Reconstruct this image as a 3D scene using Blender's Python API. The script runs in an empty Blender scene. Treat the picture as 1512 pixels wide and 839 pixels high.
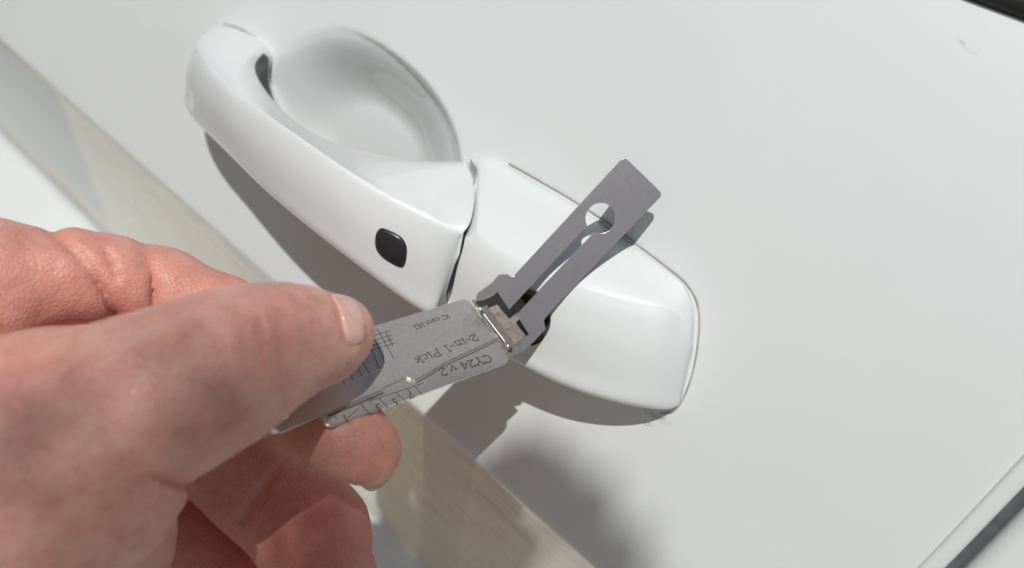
import bpy, bmesh, math, random
import numpy as np
from mathutils import Vector, Matrix
from mathutils.bvhtree import BVHTree
random.seed(7); np.random.seed(7)
sc = bpy.context.scene

# ------------------------------------------------------------------ camera
FPX, CX, CY = 1200.0, 756.0, 419.5            # focal length and centre in photo pixels (1512 wide)
def unit(v): v = np.array(v, float); return v/np.linalg.norm(v)
mX = unit([-2250, -1500, FPX])                # car-forward direction seen by the camera
e1 = unit(np.cross(mX, [0, 0, 1])); e2 = np.cross(mX, e1)
b_ = math.sin(math.radians(25))/e2[2]; a_ = math.sqrt(1-b_*b_)
mZ = max([a_*e1+b_*e2, -a_*e1+b_*e2], key=lambda v: v[1])
AX, AZ = -mX, -mZ; AY = np.cross(AZ, AX)      # world axes in camera coordinates (x right, y down, z ahead)
TILT = math.radians(10)                       # the door leans in at the top
AN = -math.cos(TILT)*AY+math.sin(TILT)*AZ     # door outward normal
AV = math.cos(TILT)*AZ+math.sin(TILT)*AY      # up along the door
OC = np.array([(800-CX)/FPX, (480-CY)/FPX, 1])*.265   # door origin, behind the lock
DOOR_Z = .95
def c2w(p): q = np.asarray(p, float)-OC; return Vector((q@AX, q@AY, q@AZ+DOOR_Z))
def ray(px, py): return np.array([(px-CX)/FPX, (py-CY)/FPX, 1.0])
def at_w(px, py, w):                          # point seen at a pixel, w metres off the door plane
    r = ray(px, py); return r*(w+AN@OC)/(AN@r)
def W(u, v, w):                               # door coordinates (metres) to world
    return c2w(OC+u*AX+v*AV+w*AN)
def uvw(p): q = np.asarray(p)-OC; return np.array([q@AX, q@AV, q@AN])
CAM = c2w([0, 0, 0])
cam_d = bpy.data.cameras.new('camera'); cam = bpy.data.objects.new('camera', cam_d); sc.collection.objects.link(cam)
cr = [Vector((AX[i], AY[i], AZ[i])) for i in range(3)]
M = Matrix.Identity(4)
for r_ in range(3):
    M[r_][0] = cr[0][r_]; M[r_][1] = -cr[1][r_]; M[r_][2] = -cr[2][r_]; M[r_][3] = CAM[r_]
cam.matrix_world = M
cam_d.sensor_width = 36; cam_d.lens = FPX/1512*36
cam_d.clip_start = .005; cam_d.clip_end = 2000
cam_d.dof.use_dof = True; cam_d.dof.focus_distance = .236; cam_d.dof.aperture_fstop = 8.0
sc.camera = cam

# ------------------------------------------------------------------ sky, sun, exposure
SUN_UVW = np.array([.17, .88, 1.0])
s_c = unit(SUN_UVW[0]*AX+SUN_UVW[1]*AV+SUN_UVW[2]*AN)
SUN = Vector((s_c@AX, s_c@AY, s_c@AZ))        # towards the sun
el = math.asin(SUN.z); az = math.atan2(SUN.x, SUN.y)
wd = bpy.data.worlds.new('World'); sc.world = wd; wd.use_nodes = True
nt = wd.node_tree; bg = nt.nodes['Background']
sky = nt.nodes.new('ShaderNodeTexSky'); sky.sky_type = 'NISHITA'; sky.sun_disc = False
sky.sun_elevation = el; sky.sun_rotation = az; sky.dust_density = 1.5
nt.links.new(sky.outputs[0], bg.inputs[0]); bg.inputs[1].default_value = .05
sun_d = bpy.data.lights.new('sun', 'SUN'); sun = bpy.data.objects.new('sun', sun_d); sc.collection.objects.link(sun)
sun_d.energy = 5.0; sun_d.angle = math.radians(.53); sun_d.color = (1, .985, .965)
sun.rotation_euler = SUN.to_track_quat('Z', 'Y').to_euler()
sc.view_settings.view_transform = 'Standard'; sc.view_settings.look = 'None'
sc.view_settings.exposure = -.68; sc.view_settings.gamma = 1; sc.view_settings.use_curve_mapping = False

# ------------------------------------------------------------------ helpers
COL = sc.collection
def tag(o, label=None, cat=None, kind=None, group=None):
    for k, v in (('label', label), ('category', cat), ('kind', kind), ('group', group)):
        if v: o[k] = v
    return o
def empty(name, loc):
    o = bpy.data.objects.new(name, None); COL.objects.link(o); o.location = loc; o.empty_display_size = .01
    return o
def mesh_obj(name, verts, faces, mat, parent=None, smooth=True, recalc=False):
    me = bpy.data.meshes.new(name); me.from_pydata([tuple(v) for v in verts], [], [tuple(f) for f in faces])
    if recalc:
        bm = bmesh.new(); bm.from_mesh(me); bmesh.ops.recalc_face_normals(bm, faces=bm.faces)
        if bm.calc_volume(signed=True) < 0: bmesh.ops.reverse_faces(bm, faces=bm.faces)
        bm.to_mesh(me); bm.free()
    me.update()
    if smooth: me.polygons.foreach_set('use_smooth', [True]*len(me.polygons))
    o = bpy.data.objects.new(name, me); COL.objects.link(o)
    if mat: me.materials.append(mat)
    if parent is not None:
        o.parent = parent
        pm = parent.matrix_basis if parent.parent is None else parent.parent.matrix_basis @ parent.matrix_parent_inverse @ parent.matrix_basis
        o.matrix_parent_inverse = pm.inverted()
    return o
def catmull(P, n, closed=False):
    P = np.asarray(P, float); m = len(P); out = []
    segs = m if closed else m-1
    for i in range(segs):
        g = (lambda k: P[k % m]) if closed else (lambda k: P[min(max(k, 0), m-1)])
        p0, p1, p2, p3 = g(i-1), g(i), g(i+1), g(i+2)
        for t in np.linspace(0, 1, n, endpoint=False):
            out.append(.5*((2*p1)+(-p0+p2)*t+(2*p0-5*p1+4*p2-p3)*t*t+(-p0+3*p1-3*p2+p3)*t**3))
    if not closed: out.append(P[-1])
    return np.array(out)
def loft(sections, nu, nv):
    """closed cross-sections (stations x points x 3) -> dense smooth tube with capped ends"""
    S = np.array([catmull(s, nv, True) for s in sections])
    D = np.stack([catmull(S[:, j], nu) for j in range(S.shape[1])], 1)
    R, K = D.shape[:2]
    V = [tuple(p) for p in D.reshape(-1, 3)]
    F = [(i*K+j, i*K+(j+1) % K, (i+1)*K+(j+1) % K, (i+1)*K+j) for i in range(R-1) for j in range(K)]
    F.append(tuple(range(K-1, -1, -1))); F.append(tuple((R-1)*K+j for j in range(K)))
    return V, F
def tube(pts, r, k=8, closed=False):
    pts = [Vector(p) for p in pts]; n = len(pts); V = []; F = []
    ref = Vector((.3, .5, .8)).normalized()
    for i, p in enumerate(pts):
        a = pts[(i-1) % n] if closed or i > 0 else pts[i]; b = pts[(i+1) % n] if closed or i < n-1 else pts[i]
        t = (b-a).normalized(); x = t.cross(ref).normalized(); y = t.cross(x)
        for j in range(k):
            th = 2*math.pi*j/k; V.append(p+r*(math.cos(th)*x+math.sin(th)*y))
    for i in range(n if closed else n-1):
        for j in range(k):
            i2 = (i+1) % n; F.append((i*k+j, i*k+(j+1) % k, i2*k+(j+1) % k, i2*k+j))
    if not closed: F.append(tuple(range(k))); F.append(tuple((n-1)*k+j for j in reversed(range(k))))
    return V, F
def bvh_of(o):
    me = o.data; return BVHTree.FromPolygons([o.matrix_world @ v.co for v in me.vertices], [p.vertices[:] for p in me.polygons])
def hit(bvh, px, py):
    d = (c2w(ray(px, py))-CAM).normalized(); r = bvh.ray_cast(CAM, d)
    return r[0], r[1]

# ------------------------------------------------------------------ materials
def mat(name):
    m = bpy.data.materials.new(name); m.use_nodes = True
    t = m.node_tree; return m, t, t.nodes['Principled BSDF']
def N(t, typ, **kw):
    n = t.nodes.new(typ)
    for k, v in kw.items():
        if k in n.inputs.keys(): n.inputs[k].default_value = v
        else: setattr(n, k, v)
    return n
def ramp(t, src, stops):
    r = t.nodes.new('ShaderNodeValToRGB'); e = r.color_ramp.elements
    while len(e) < len(stops): e.new(.5)
    for i, (p, c) in enumerate(stops): e[i].position = p; e[i].color = c if len(c) == 4 else (*c, 1)
    t.links.new(src, r.inputs[0]); return r
def paint_mat():
    m, t, b = mat('white_car_paint')
    tc = N(t, 'ShaderNodeTexCoord')
    # faint uneven film of dust, fine specks of dirt
    n1 = N(t, 'ShaderNodeTexNoise', Scale=9.0, Detail=5.0, Roughness=.6); t.links.new(tc.outputs['Object'], n1.inputs['Vector'])
    base = ramp(t, n1.outputs['Fac'], [(.3, (.712, .745, .735)), (.7, (.752, .780, .770))])
    vo = N(t, 'ShaderNodeTexVoronoi', Scale=62.0, Randomness=1.0); t.links.new(tc.outputs['Object'], vo.inputs['Vector'])
    rnd = N(t, 'ShaderNodeSeparateColor'); t.links.new(vo.outputs['Color'], rnd.inputs[0])
    size = N(t, 'ShaderNodeMath', operation='MULTIPLY'); size.inputs[1].default_value = .13
    pw = N(t, 'ShaderNodeMath', operation='POWER'); pw.inputs[1].default_value = 7.0
    t.links.new(rnd.outputs[0], pw.inputs[0]); t.links.new(pw.outputs[0], size.inputs[0])
    nz = N(t, 'ShaderNodeTexNoise', Scale=900.0, Detail=2.0); t.links.new(tc.outputs['Object'], nz.inputs['Vector'])
    ad = N(t, 'ShaderNodeMath', operation='MULTIPLY_ADD'); ad.inputs[1].default_value = .05; t.links.new(nz.outputs['Fac'], ad.inputs[0]); t.links.new(vo.outputs['Distance'], ad.inputs[2])
    lt = N(t, 'ShaderNodeMath', operation='LESS_THAN'); t.links.new(ad.outputs[0], lt.inputs[0]); t.links.new(size.outputs[0], lt.inputs[1])
    fac = N(t, 'ShaderNodeMath', operation='MULTIPLY'); fac.inputs[1].default_value = .45; t.links.new(lt.outputs[0], fac.inputs[0])
    mx = N(t, 'ShaderNodeMix', data_type='RGBA'); t.links.new(fac.outputs[0], mx.inputs['Factor']); t.links.new(base.outputs[0], mx.inputs['A'])
    mx.inputs['B'].default_value = (.17, .16, .14, 1)
    # a scuff near the window and grime under the tip of the lock cover, placed on the car itself
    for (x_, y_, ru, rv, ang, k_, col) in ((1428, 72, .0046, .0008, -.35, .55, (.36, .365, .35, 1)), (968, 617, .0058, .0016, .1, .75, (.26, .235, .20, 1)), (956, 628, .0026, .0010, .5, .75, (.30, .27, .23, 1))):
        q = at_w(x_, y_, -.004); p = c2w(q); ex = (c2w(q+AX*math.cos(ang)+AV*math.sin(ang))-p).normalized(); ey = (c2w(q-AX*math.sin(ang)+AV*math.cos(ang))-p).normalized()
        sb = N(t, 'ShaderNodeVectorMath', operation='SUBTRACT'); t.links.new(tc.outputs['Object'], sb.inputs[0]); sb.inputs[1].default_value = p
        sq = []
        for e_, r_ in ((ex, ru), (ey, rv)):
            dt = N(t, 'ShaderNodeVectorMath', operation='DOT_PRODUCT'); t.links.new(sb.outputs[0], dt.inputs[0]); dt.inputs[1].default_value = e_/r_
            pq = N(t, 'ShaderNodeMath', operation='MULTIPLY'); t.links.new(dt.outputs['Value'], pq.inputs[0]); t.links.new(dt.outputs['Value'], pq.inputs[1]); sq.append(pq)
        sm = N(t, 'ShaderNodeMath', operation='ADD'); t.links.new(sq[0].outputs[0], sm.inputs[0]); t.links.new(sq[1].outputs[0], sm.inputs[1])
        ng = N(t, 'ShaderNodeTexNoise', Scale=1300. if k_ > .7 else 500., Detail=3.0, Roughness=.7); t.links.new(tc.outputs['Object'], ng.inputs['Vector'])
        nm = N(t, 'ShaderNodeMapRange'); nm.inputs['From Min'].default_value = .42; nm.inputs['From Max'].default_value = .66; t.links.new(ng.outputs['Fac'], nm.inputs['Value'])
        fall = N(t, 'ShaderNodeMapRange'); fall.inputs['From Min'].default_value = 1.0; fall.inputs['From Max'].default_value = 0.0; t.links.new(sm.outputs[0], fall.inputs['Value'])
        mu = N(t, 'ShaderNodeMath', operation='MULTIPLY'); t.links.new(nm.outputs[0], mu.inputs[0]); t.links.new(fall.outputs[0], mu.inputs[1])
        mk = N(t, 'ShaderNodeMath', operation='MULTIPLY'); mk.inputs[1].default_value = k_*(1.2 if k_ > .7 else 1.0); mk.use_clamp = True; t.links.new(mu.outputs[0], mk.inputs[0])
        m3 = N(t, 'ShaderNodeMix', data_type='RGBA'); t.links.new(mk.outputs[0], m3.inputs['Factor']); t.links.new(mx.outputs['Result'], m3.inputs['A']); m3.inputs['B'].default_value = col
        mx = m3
    da = N(t, 'ShaderNodeAttribute', attribute_name='dust')  # light bounced off the ground, painted in as tan colour
    mp = N(t, 'ShaderNodeMapping'); mp.inputs['Scale'].default_value = (.35, 1, 1.6); t.links.new(tc.outputs['Object'], mp.inputs['Vector'])
    dn = N(t, 'ShaderNodeTexNoise', Scale=55.0, Detail=7.0, Roughness=.62, Distortion=.6); t.links.new(mp.outputs[0], dn.inputs['Vector'])
    dr = ramp(t, dn.outputs['Fac'], [(.34, (.54, .42, .235)), (.46, (.76, .65, .42)), (.54, (.62, .49, .30)), (.68, (.82, .73, .51))])
    md = N(t, 'ShaderNodeMix', data_type='RGBA'); t.links.new(da.outputs['Fac'], md.inputs['Factor']); t.links.new(mx.outputs['Result'], md.inputs['A']); t.links.new(dr.outputs[0], md.inputs['B'])
    ga = N(t, 'ShaderNodeAttribute', attribute_name='grime')  # dark reflection painted in as a patch of colour
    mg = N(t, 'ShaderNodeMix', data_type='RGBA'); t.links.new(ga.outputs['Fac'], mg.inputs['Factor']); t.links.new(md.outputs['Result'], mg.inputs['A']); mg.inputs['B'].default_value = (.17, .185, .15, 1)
    t.links.new(mg.outputs['Result'], b.inputs['Base Color'])
    b.inputs['Roughness'].default_value = .42; b.inputs['Coat Weight'].default_value = 1.0
    n2 = N(t, 'ShaderNodeTexNoise', Scale=30.0, Detail=6.0, Roughness=.7); t.links.new(tc.outputs['Object'], n2.inputs['Vector'])
    cr_ = ramp(t, n2.outputs['Fac'], [(.35, (.02,)*3), (.75, (.06,)*3)]); t.links.new(cr_.outputs[0], b.inputs['Coat Roughness'])
    # orange peel
    n3 = N(t, 'ShaderNodeTexNoise', Scale=260.0, Detail=1.0); t.links.new(tc.outputs['Object'], n3.inputs['Vector'])
    bp = N(t, 'ShaderNodeBump', Strength=.025, Distance=.001); t.links.new(n3.outputs['Fac'], bp.inputs['Height']); t.links.new(bp.outputs[0], b.inputs['Coat Normal'])
    return m
def steel_mat(name, c0, c1, rough, scale=1500., metal=1.0):
    m, t, b = mat(name); tc = N(t, 'ShaderNodeTexCoord')
    n1 = N(t, 'ShaderNodeTexNoise', Scale=scale, Detail=4.0, Roughness=.7); t.links.new(tc.outputs['Object'], n1.inputs['Vector'])
    n2 = N(t, 'ShaderNodeTexNoise', Scale=900., Detail=5.0); t.links.new(tc.outputs['Object'], n2.inputs['Vector'])
    mx = N(t, 'ShaderNodeMath', operation='MULTIPLY_ADD'); mx.inputs[1].default_value = .6; t.links.new(n1.outputs['Fac'], mx.inputs[0])
    m2 = N(t, 'ShaderNodeMath', operation='MULTIPLY'); m2.inputs[1].default_value = .4; t.links.new(n2.outputs['Fac'], m2.inputs[0]); t.links.new(m2.outputs[0], mx.inputs[2])
    r = ramp(t, mx.outputs[0], [(.35, c0), (.65, c1)]); t.links.new(r.outputs[0], b.inputs['Base Color'])
    b.inputs['Metallic'].default_value = metal
    rr = ramp(t, n2.outputs['Fac'], [(.3, (rough-.008,)*3), (.7, (rough+.012,)*3)]); t.links.new(rr.outputs[0], b.inputs['Roughness'])
    bp = N(t, 'ShaderNodeBump', Strength=.0, Distance=.0001); t.links.new(n1.outputs['Fac'], bp.inputs['Height']); t.links.new(bp.outputs[0], b.inputs['Normal'])
    return m
def plain(name, col, rough=.5, metal=0., nscale=200., var=.25):
    m, t, b = mat(name); tc = N(t, 'ShaderNodeTexCoord')
    n1 = N(t, 'ShaderNodeTexNoise', Scale=nscale, Detail=4.0); t.links.new(tc.outputs['Object'], n1.inputs['Vector'])
    r = ramp(t, n1.outputs['Fac'], [(.3, tuple(c*(1-var) for c in col)), (.7, tuple(min(1, c*(1+var)) for c in col))])
    t.links.new(r.outputs[0], b.inputs['Base Color']); b.inputs['Roughness'].default_value = rough; b.inputs['Metallic'].default_value = metal
    return m
def skin_mat():
    m, t, b = mat('skin'); tc = N(t, 'ShaderNodeTexCoord')
    at = N(t, 'ShaderNodeAttribute', attribute_name='red')
    n1 = N(t, 'ShaderNodeTexNoise', Scale=95., Detail=6.0, Roughness=.62); t.links.new(tc.outputs['Object'], n1.inputs['Vector'])
    base = ramp(t, n1.outputs['Fac'], [(.3, (.60, .29, .225)), (.5, (.69, .365, .285)), (.72, (.76, .46, .375))])
    mx = N(t, 'ShaderNodeMix', data_type='RGBA', blend_type='MIX'); t.links.new(at.outputs['Fac'], mx.inputs['Factor'])
    t.links.new(base.outputs[0], mx.inputs['A']); mx.inputs['B'].default_value = (.72, .245, .20, 1)
    # tiny pores and freckles
    n4 = N(t, 'ShaderNodeTexVoronoi', Scale=520.); t.links.new(tc.outputs['Object'], n4.inputs['Vector'])
    pr = ramp(t, n4.outputs['Distance'], [(.05, (.80,)*3), (.3, (1,)*3)])
    mp = N(t, 'ShaderNodeMix', data_type='RGBA', blend_type='MULTIPLY'); mp.inputs['Factor'].default_value = .5
    t.links.new(mx.outputs['Result'], mp.inputs['A']); t.links.new(pr.outputs[0], mp.inputs['B'])
    n5 = N(t, 'ShaderNodeTexNoise', Scale=340., Detail=4.0, Roughness=.7); t.links.new(tc.outputs['Object'], n5.inputs['Vector'])
    f5 = ramp(t, n5.outputs['Fac'], [(.36, (.74, .62, .60)), (.5, (1, 1, 1)), (.68, (1.0, .93, .90))])
    m5 = N(t, 'ShaderNodeMix', data_type='RGBA', blend_type='MULTIPLY'); m5.inputs['Factor'].default_value = .24
    t.links.new(mp.outputs['Result'], m5.inputs['A']); t.links.new(f5.outputs[0], m5.inputs['B'])
    t.links.new(m5.outputs['Result'], b.inputs['Base Color'])
    b.inputs['Roughness'].default_value = .42; b.inputs['Specular IOR Level'].default_value = .35
    b.inputs['Subsurface Weight'].default_value = .45; b.inputs['Subsurface Radius'].default_value = (1, .35, .2); b.inputs['Subsurface Scale'].default_value = .0025
    # relief: fine criss-cross lines and soft wrinkles
    mpn = N(t, 'ShaderNodeMapping'); mpn.inputs['Scale'].default_value = (1, 1, 1); t.links.new(tc.outputs['Object'], mpn.inputs['Vector'])
    v1 = N(t, 'ShaderNodeTexVoronoi', Scale=780., feature='DISTANCE_TO_EDGE'); t.links.new(mpn.outputs[0], v1.inputs['Vector'])
    r1 = ramp(t, v1.outputs['Distance'], [(0, (0,)*3), (.22, (1,)*3)])
    n2 = N(t, 'ShaderNodeTexNoise', Scale=260., Detail=5.0, Roughness=.6); t.links.new(tc.outputs['Object'], n2.inputs['Vector'])
    ad = N(t, 'ShaderNodeMath', operation='MULTIPLY_ADD'); ad.inputs[1].default_value = .35; t.links.new(r1.outputs[0], ad.inputs[0]); t.links.new(n2.outputs['Fac'], ad.inputs[2])
    bp = N(t, 'ShaderNodeBump', Strength=.42, Distance=.0006); t.links.new(ad.outputs[0], bp.inputs['Height']); t.links.new(bp.outputs[0], b.inputs['Normal'])
    return m
PAINT = paint_mat()
STEEL = steel_mat('brushed_steel', (.66, .635, .59), (.78, .755, .705), .48)
STEEL_DARK = steel_mat('heat_tinted_steel', (.40, .385, .395), (.435, .42, .43), .5, 2200.)
STEEL_BRIGHT = steel_mat('polished_steel', (.55, .55, .54), (.66, .66, .65), .28)
BRASSY = steel_mat('worn_steel', (.24, .21, .18), (.36, .33, .29), .45, 500.)
INK = plain('engraving', (.075, .06, .055), .7)
INK_RED = plain('engraving_brown', (.10, .06, .05), .7)
RUBBER = plain('black_rubber', (.018, .018, .019), .55)
DARK = plain('dark_plastic', (.022, .024, .027), .28, nscale=90)
LOCK = plain('lock_metal', (.17, .175, .15), .3, .7)
NAIL = plain('nail', (.68, .41, .34), .24, nscale=260, var=.10)
NAIL_EDGE = plain('nail_edge', (.78, .60, .38), .4, nscale=300, var=.1)
SKIN = skin_mat()

# ------------------------------------------------------------------ ground
def ground():
    m, t, b = mat('concrete'); tc = N(t, 'ShaderNodeTexCoord')
    n1 = N(t, 'ShaderNodeTexNoise', Scale=1.1, Detail=8.0, Roughness=.65); t.links.new(tc.outputs['Object'], n1.inputs['Vector'])
    r = ramp(t, n1.outputs['Fac'], [(.32, (.20, .185, .15)), (.5, (.29, .275, .235)), (.68, (.35, .335, .295))])
    t.links.new(r.outputs[0], b.inputs['Base Color']); b.inputs['Roughness'].default_value = .9
    n2 = N(t, 'ShaderNodeTexNoise', Scale=60., Detail=6.0); t.links.new(tc.outputs['Object'], n2.inputs['Vector'])
    bp = N(t, 'ShaderNodeBump', Strength=.4, Distance=.01); t.links.new(n2.outputs['Fac'], bp.inputs['Height']); t.links.new(bp.outputs[0], b.inputs['Normal'])
    s = 400
    o = mesh_obj('ground', [(-s, -s, 0), (s, -s, 0), (s, s, 0), (-s, s, 0)], [(0, 1, 2, 3)], m, smooth=False)
    tag(o, 'pale concrete ground under the car', 'ground', 'structure')
ground()

# ------------------------------------------------------------------ the car: door skin with its creases and the finger cup
car = empty('car', W(0, 0, 0)+Vector((0, .3, -.95)))
tag(car, 'white car with body-coloured door handle and lock cover', 'car')
sr = lambda s, r: (s+np.sqrt(s*s+r*r))/2
def crease(u): return -.0615-.055*u
def sill(u): return .150+.14*np.clip(u+.35, -.1, .5)    # the lower flare, running away from the crease to the rear
def skin_w(u, v):
    u = np.asarray(u, float); v = np.asarray(v, float)
    g = -.8*np.maximum(v, 0)**2+.12*(v-.04)
    s = crease(u)-v
    g = g-.82*sr(s, .0012)+1.3*sr(s-sill(u), .004)
    # finger cup
    a = math.radians(-7); uc, vc = u+.103, v-.0155
    x = (uc*math.cos(a)+vc*math.sin(a))/.0515; y = (-uc*math.sin(a)+vc*math.cos(a))/.0375
    r = (np.abs(x)**2.3+np.abs(y)**2.3)**(1/2.3)
    t = np.clip((1.0-r)/.62, 0, 1)
    soft = np.clip((1.05-r)/.085, 0, 1); soft = soft*soft*(3-2*soft)
    # the front (left) side of the cup runs out gently, the rear has a tight lip
    k = np.clip((x+.7)/1.0, 0, 1)
    bowl = np.sqrt(np.clip(1-(1-t)**2, 0, 1))
    gentle = t*t*(3-2*t)
    d = .0148*(k*(.34*bowl+.70*gentle)+(1-k)*gentle)
    g = g-d-.0014*soft*k
    # the skin rolls in a little towards its rear edge
    e = np.clip((u-(.1270+(v-.004)*.085)+.011)/.011, 0, 1)
    g = g-np.where(u < .15, .0010*e*e, 0)
    return g
def uedge(v): return .1270+(v-.004)*.085
def axis(parts):
    out = []
    for a, b, st in parts:
        n = max(1, int(round(abs(b-a)/st))); out += list(np.linspace(a, b, n, endpoint=False))
    out.append(parts[-1][1]); return np.array(out)
VT = .1348
us = axis([(-.75, -.42, .02), (-.42, -.165, .002), (-.165, -.04, .0006), (-.04, .123, .002), (.123, .127, .0008)])
vs = axis([(-.45, -.32, .02), (-.32, -.075, .003), (-.075, -.045, .0007), (-.045, -.028, .002), (-.028, .064, .0006), (.064, VT, .002)])
UU, VV = np.meshgrid(us, vs, indexing='ij')
UE = UU+(uedge(VV)-.127)*np.clip((UU+.36)/.487, 0, 1)
G = skin_w(UE, VV)
verts = [W(UE[i, j], VV[i, j], G[i, j]) for i in range(len(us)) for j in range(len(vs))]
nv_ = len(vs)
faces = [(i*nv_+j, (i+1)*nv_+j, (i+1)*nv_+j+1, i*nv_+j+1) for i in range(len(us)-1) for j in range(nv_-1)]
# rolled rear edge of the door
prev = (len(us)-1)*nv_
R_ = .0022
for k in range(1, 8):
    th = math.pi/2*min(k, 6)/6; extra = .012 if k == 7 else 0
    st = len(verts)
    for j in range(nv_):
        verts.append(W(UE[-1, j]+R_*math.sin(th), VV[-1, j], G[-1, j]-R_*(1-math.cos(th))-extra))
    faces += [(prev+j, st+j, st+j+1, prev+j+1) for j in range(nv_-1)]; prev = st
door = mesh_obj('door_panel', verts, faces, PAINT, car)
door['label'] = 'white door skin with finger cup, dusty tan below the body crease'
sd = (crease(UE)-VV); ds = np.clip((sd+.0005)/.003, 0, 1)*np.clip((sill(UE)-sd)/.010, 0, 1)  # mask of the painted ground bounce
gr = np.clip((-.288-UE-.62*sd)/.010, 0, 1)*np.clip((sd-.001)/.004, 0, 1)*np.clip((.118-sd)/.010, 0, 1)  # mask of the painted dark reflection
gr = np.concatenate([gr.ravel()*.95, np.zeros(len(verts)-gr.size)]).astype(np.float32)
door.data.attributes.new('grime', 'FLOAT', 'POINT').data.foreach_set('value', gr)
ds = np.concatenate([ds.ravel()*.95, np.zeros(len(verts)-ds.size)]).astype(np.float32)
door.data.attributes.new('dust', 'FLOAT', 'POINT').data.foreach_set('value', ds)
# pale guard strip clipped over the rear edge of the door
ET = .0042
verts = []; prof = [(-.0006, -.0004), (-.0005, .0005), (0, .0009), (.001, .0010), (ET-.0008, .0004), (ET, -.0003), (ET+.0002, -.0015), (ET, -.010)]
for v in vs:
    g = float(skin_w(.127, v)); u0 = float(uedge(v))
    for a, b in prof: verts.append(W(u0+a, v, g+b))
K = len(prof); faces = [(i*K+j, i*K+j+1, (i+1)*K+j+1, (i+1)*K+j) for i in range(nv_-1) for j in range(K-1)]
et = mesh_obj('edge_guard', verts, faces, PAINT, car)
# neighbouring panel beyond the shut line
GAP = .0036; R2 = .0042
rows = []
for k in range(9, -1, -1):
    th = math.pi/2*min(k, 8)/8; extra = .012 if k == 9 else 0
    rows.append((ET+GAP+R2*(1-math.sin(th)), -R2*(1-math.cos(th))-extra))
for d in (.006, .02, .06, .12, .25, .5): rows.append((ET+GAP+R2+d, 0))
verts = []; faces = []
for (du, dw) in rows:
    ue = uedge(vs)+du; g = skin_w(np.full_like(vs, .2), vs)
    for j in range(nv_): verts.append(W(ue[j], vs[j], g[j]+dw))
for i in range(len(rows)-1): faces += [(i*nv_+j, (i+1)*nv_+j, (i+1)*nv_+j+1, i*nv_+j+1) for j in range(nv_-1)]
p2 = mesh_obj('rear_body_panel', verts, faces, PAINT, car); p2['label'] = 'white body panel beyond the shut line'
# white door jamb in the shut line, its shade painted grey
verts = []
for v in vs:
    g = float(skin_w(.2, v)); u0 = float(uedge(v))+ET
    verts += [W(u0-.002, v, g-.0055), W(u0+GAP*.35, v, g-.0036), W(u0+GAP*.7, v, g-.0042), W(u0+GAP+R2, v, g-.0060)]
faces = []
for j in range(nv_-1):
    for q in (0, 1, 2): faces.append((j*4+q, j*4+q+1, j*4+q+5, j*4+q+4))
sl = mesh_obj('door_seal', verts, faces, plain('grey_rubber', (.10, .105, .11), .5), car)
# window seal and glass along the top of the door
wl = lambda u: .1395
gT = float(skin_w(-.4, VT))
verts = []; prof = [(0, -.012), (0, .0005), (.001, .0022), (.003, .003), (.006, .0028), (.009, .001), (.0105, -.003), (.011, -.012)]
ul = np.linspace(-.75, .62, 60)
for u in ul:
    for a, b in prof: verts.append(W(u, VT+.0004+a, gT+b))
K = len(prof)
faces = [(i*K+j, (i+1)*K+j, (i+1)*K+j+1, i*K+j+1) for i in range(len(ul)-1) for j in range(K-1)]
mesh_obj('window_seal', verts, faces, RUBBER, car)
gm, gt, gb = mat('tinted_glass'); gb.inputs['Base Color'].default_value = (.012, .014, .015, 1); gb.inputs['Roughness'].default_value = .04
gv = [W(-.75, VT+.008, gT-.004), W(.62, VT+.008, gT-.004), W(.62, VT+.35, gT-.10), W(-.75, VT+.35, gT-.10)]
gv += [p+Vector((0, .004, 0)) for p in gv]
mesh_obj('window_glass', gv, [(0, 1, 2, 3), (7, 6, 5, 4), (0, 4, 5, 1), (1, 5, 6, 2), (2, 6, 7, 3), (3, 7, 4, 0)], gm, car, smooth=False)

# ------------------------------------------------------------------ door handle (pull) and lock cover, lofted
def pt(p): return uvw(at_w(p[0], p[1], p[2]/1000))
def lerp(a, b, t): return a+(b-a)*t
def sec(U, C, L, bulge_u=3.0, bulge_l=3.0, back=None, mids=None):
    """front of the section from upper edge over the crest to the lower edge, then the back"""
    U, C, L = pt(U), pt(C), pt(L)
    if mids: m = [pt(q) for q in mids]
    else:
        up = lambda t: lerp(U, C, t)+np.array([0, 0, bulge_u/1000*4*t*(1-t)])
        lo = lambda t: lerp(C, L, t)+np.array([0, 0, bulge_l/1000*4*t*(1-t)])
        m = [up(.3), up(.6), up(.86), lo(.14), lo(.42), lo(.78)]
    f = [U, m[0], m[1], m[2], C-np.array([0, 0, .0003]), m[3], m[4], m[5], L]
    bw = back if back is not None else (min(U[2], L[2])-.006)
    b1 = np.array([L[0], L[1]+.003, lerp(L[2], bw, .75)]); b2 = np.array([L[0], lerp(L[1], U[1], .3), bw]); b3 = np.array([U[0], lerp(L[1], U[1], .7), bw]); b4 = np.array([U[0], U[1]-.002, lerp(U[2], bw, .75)])
    return np.array(f+[b1, b2, b3, b4])
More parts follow.
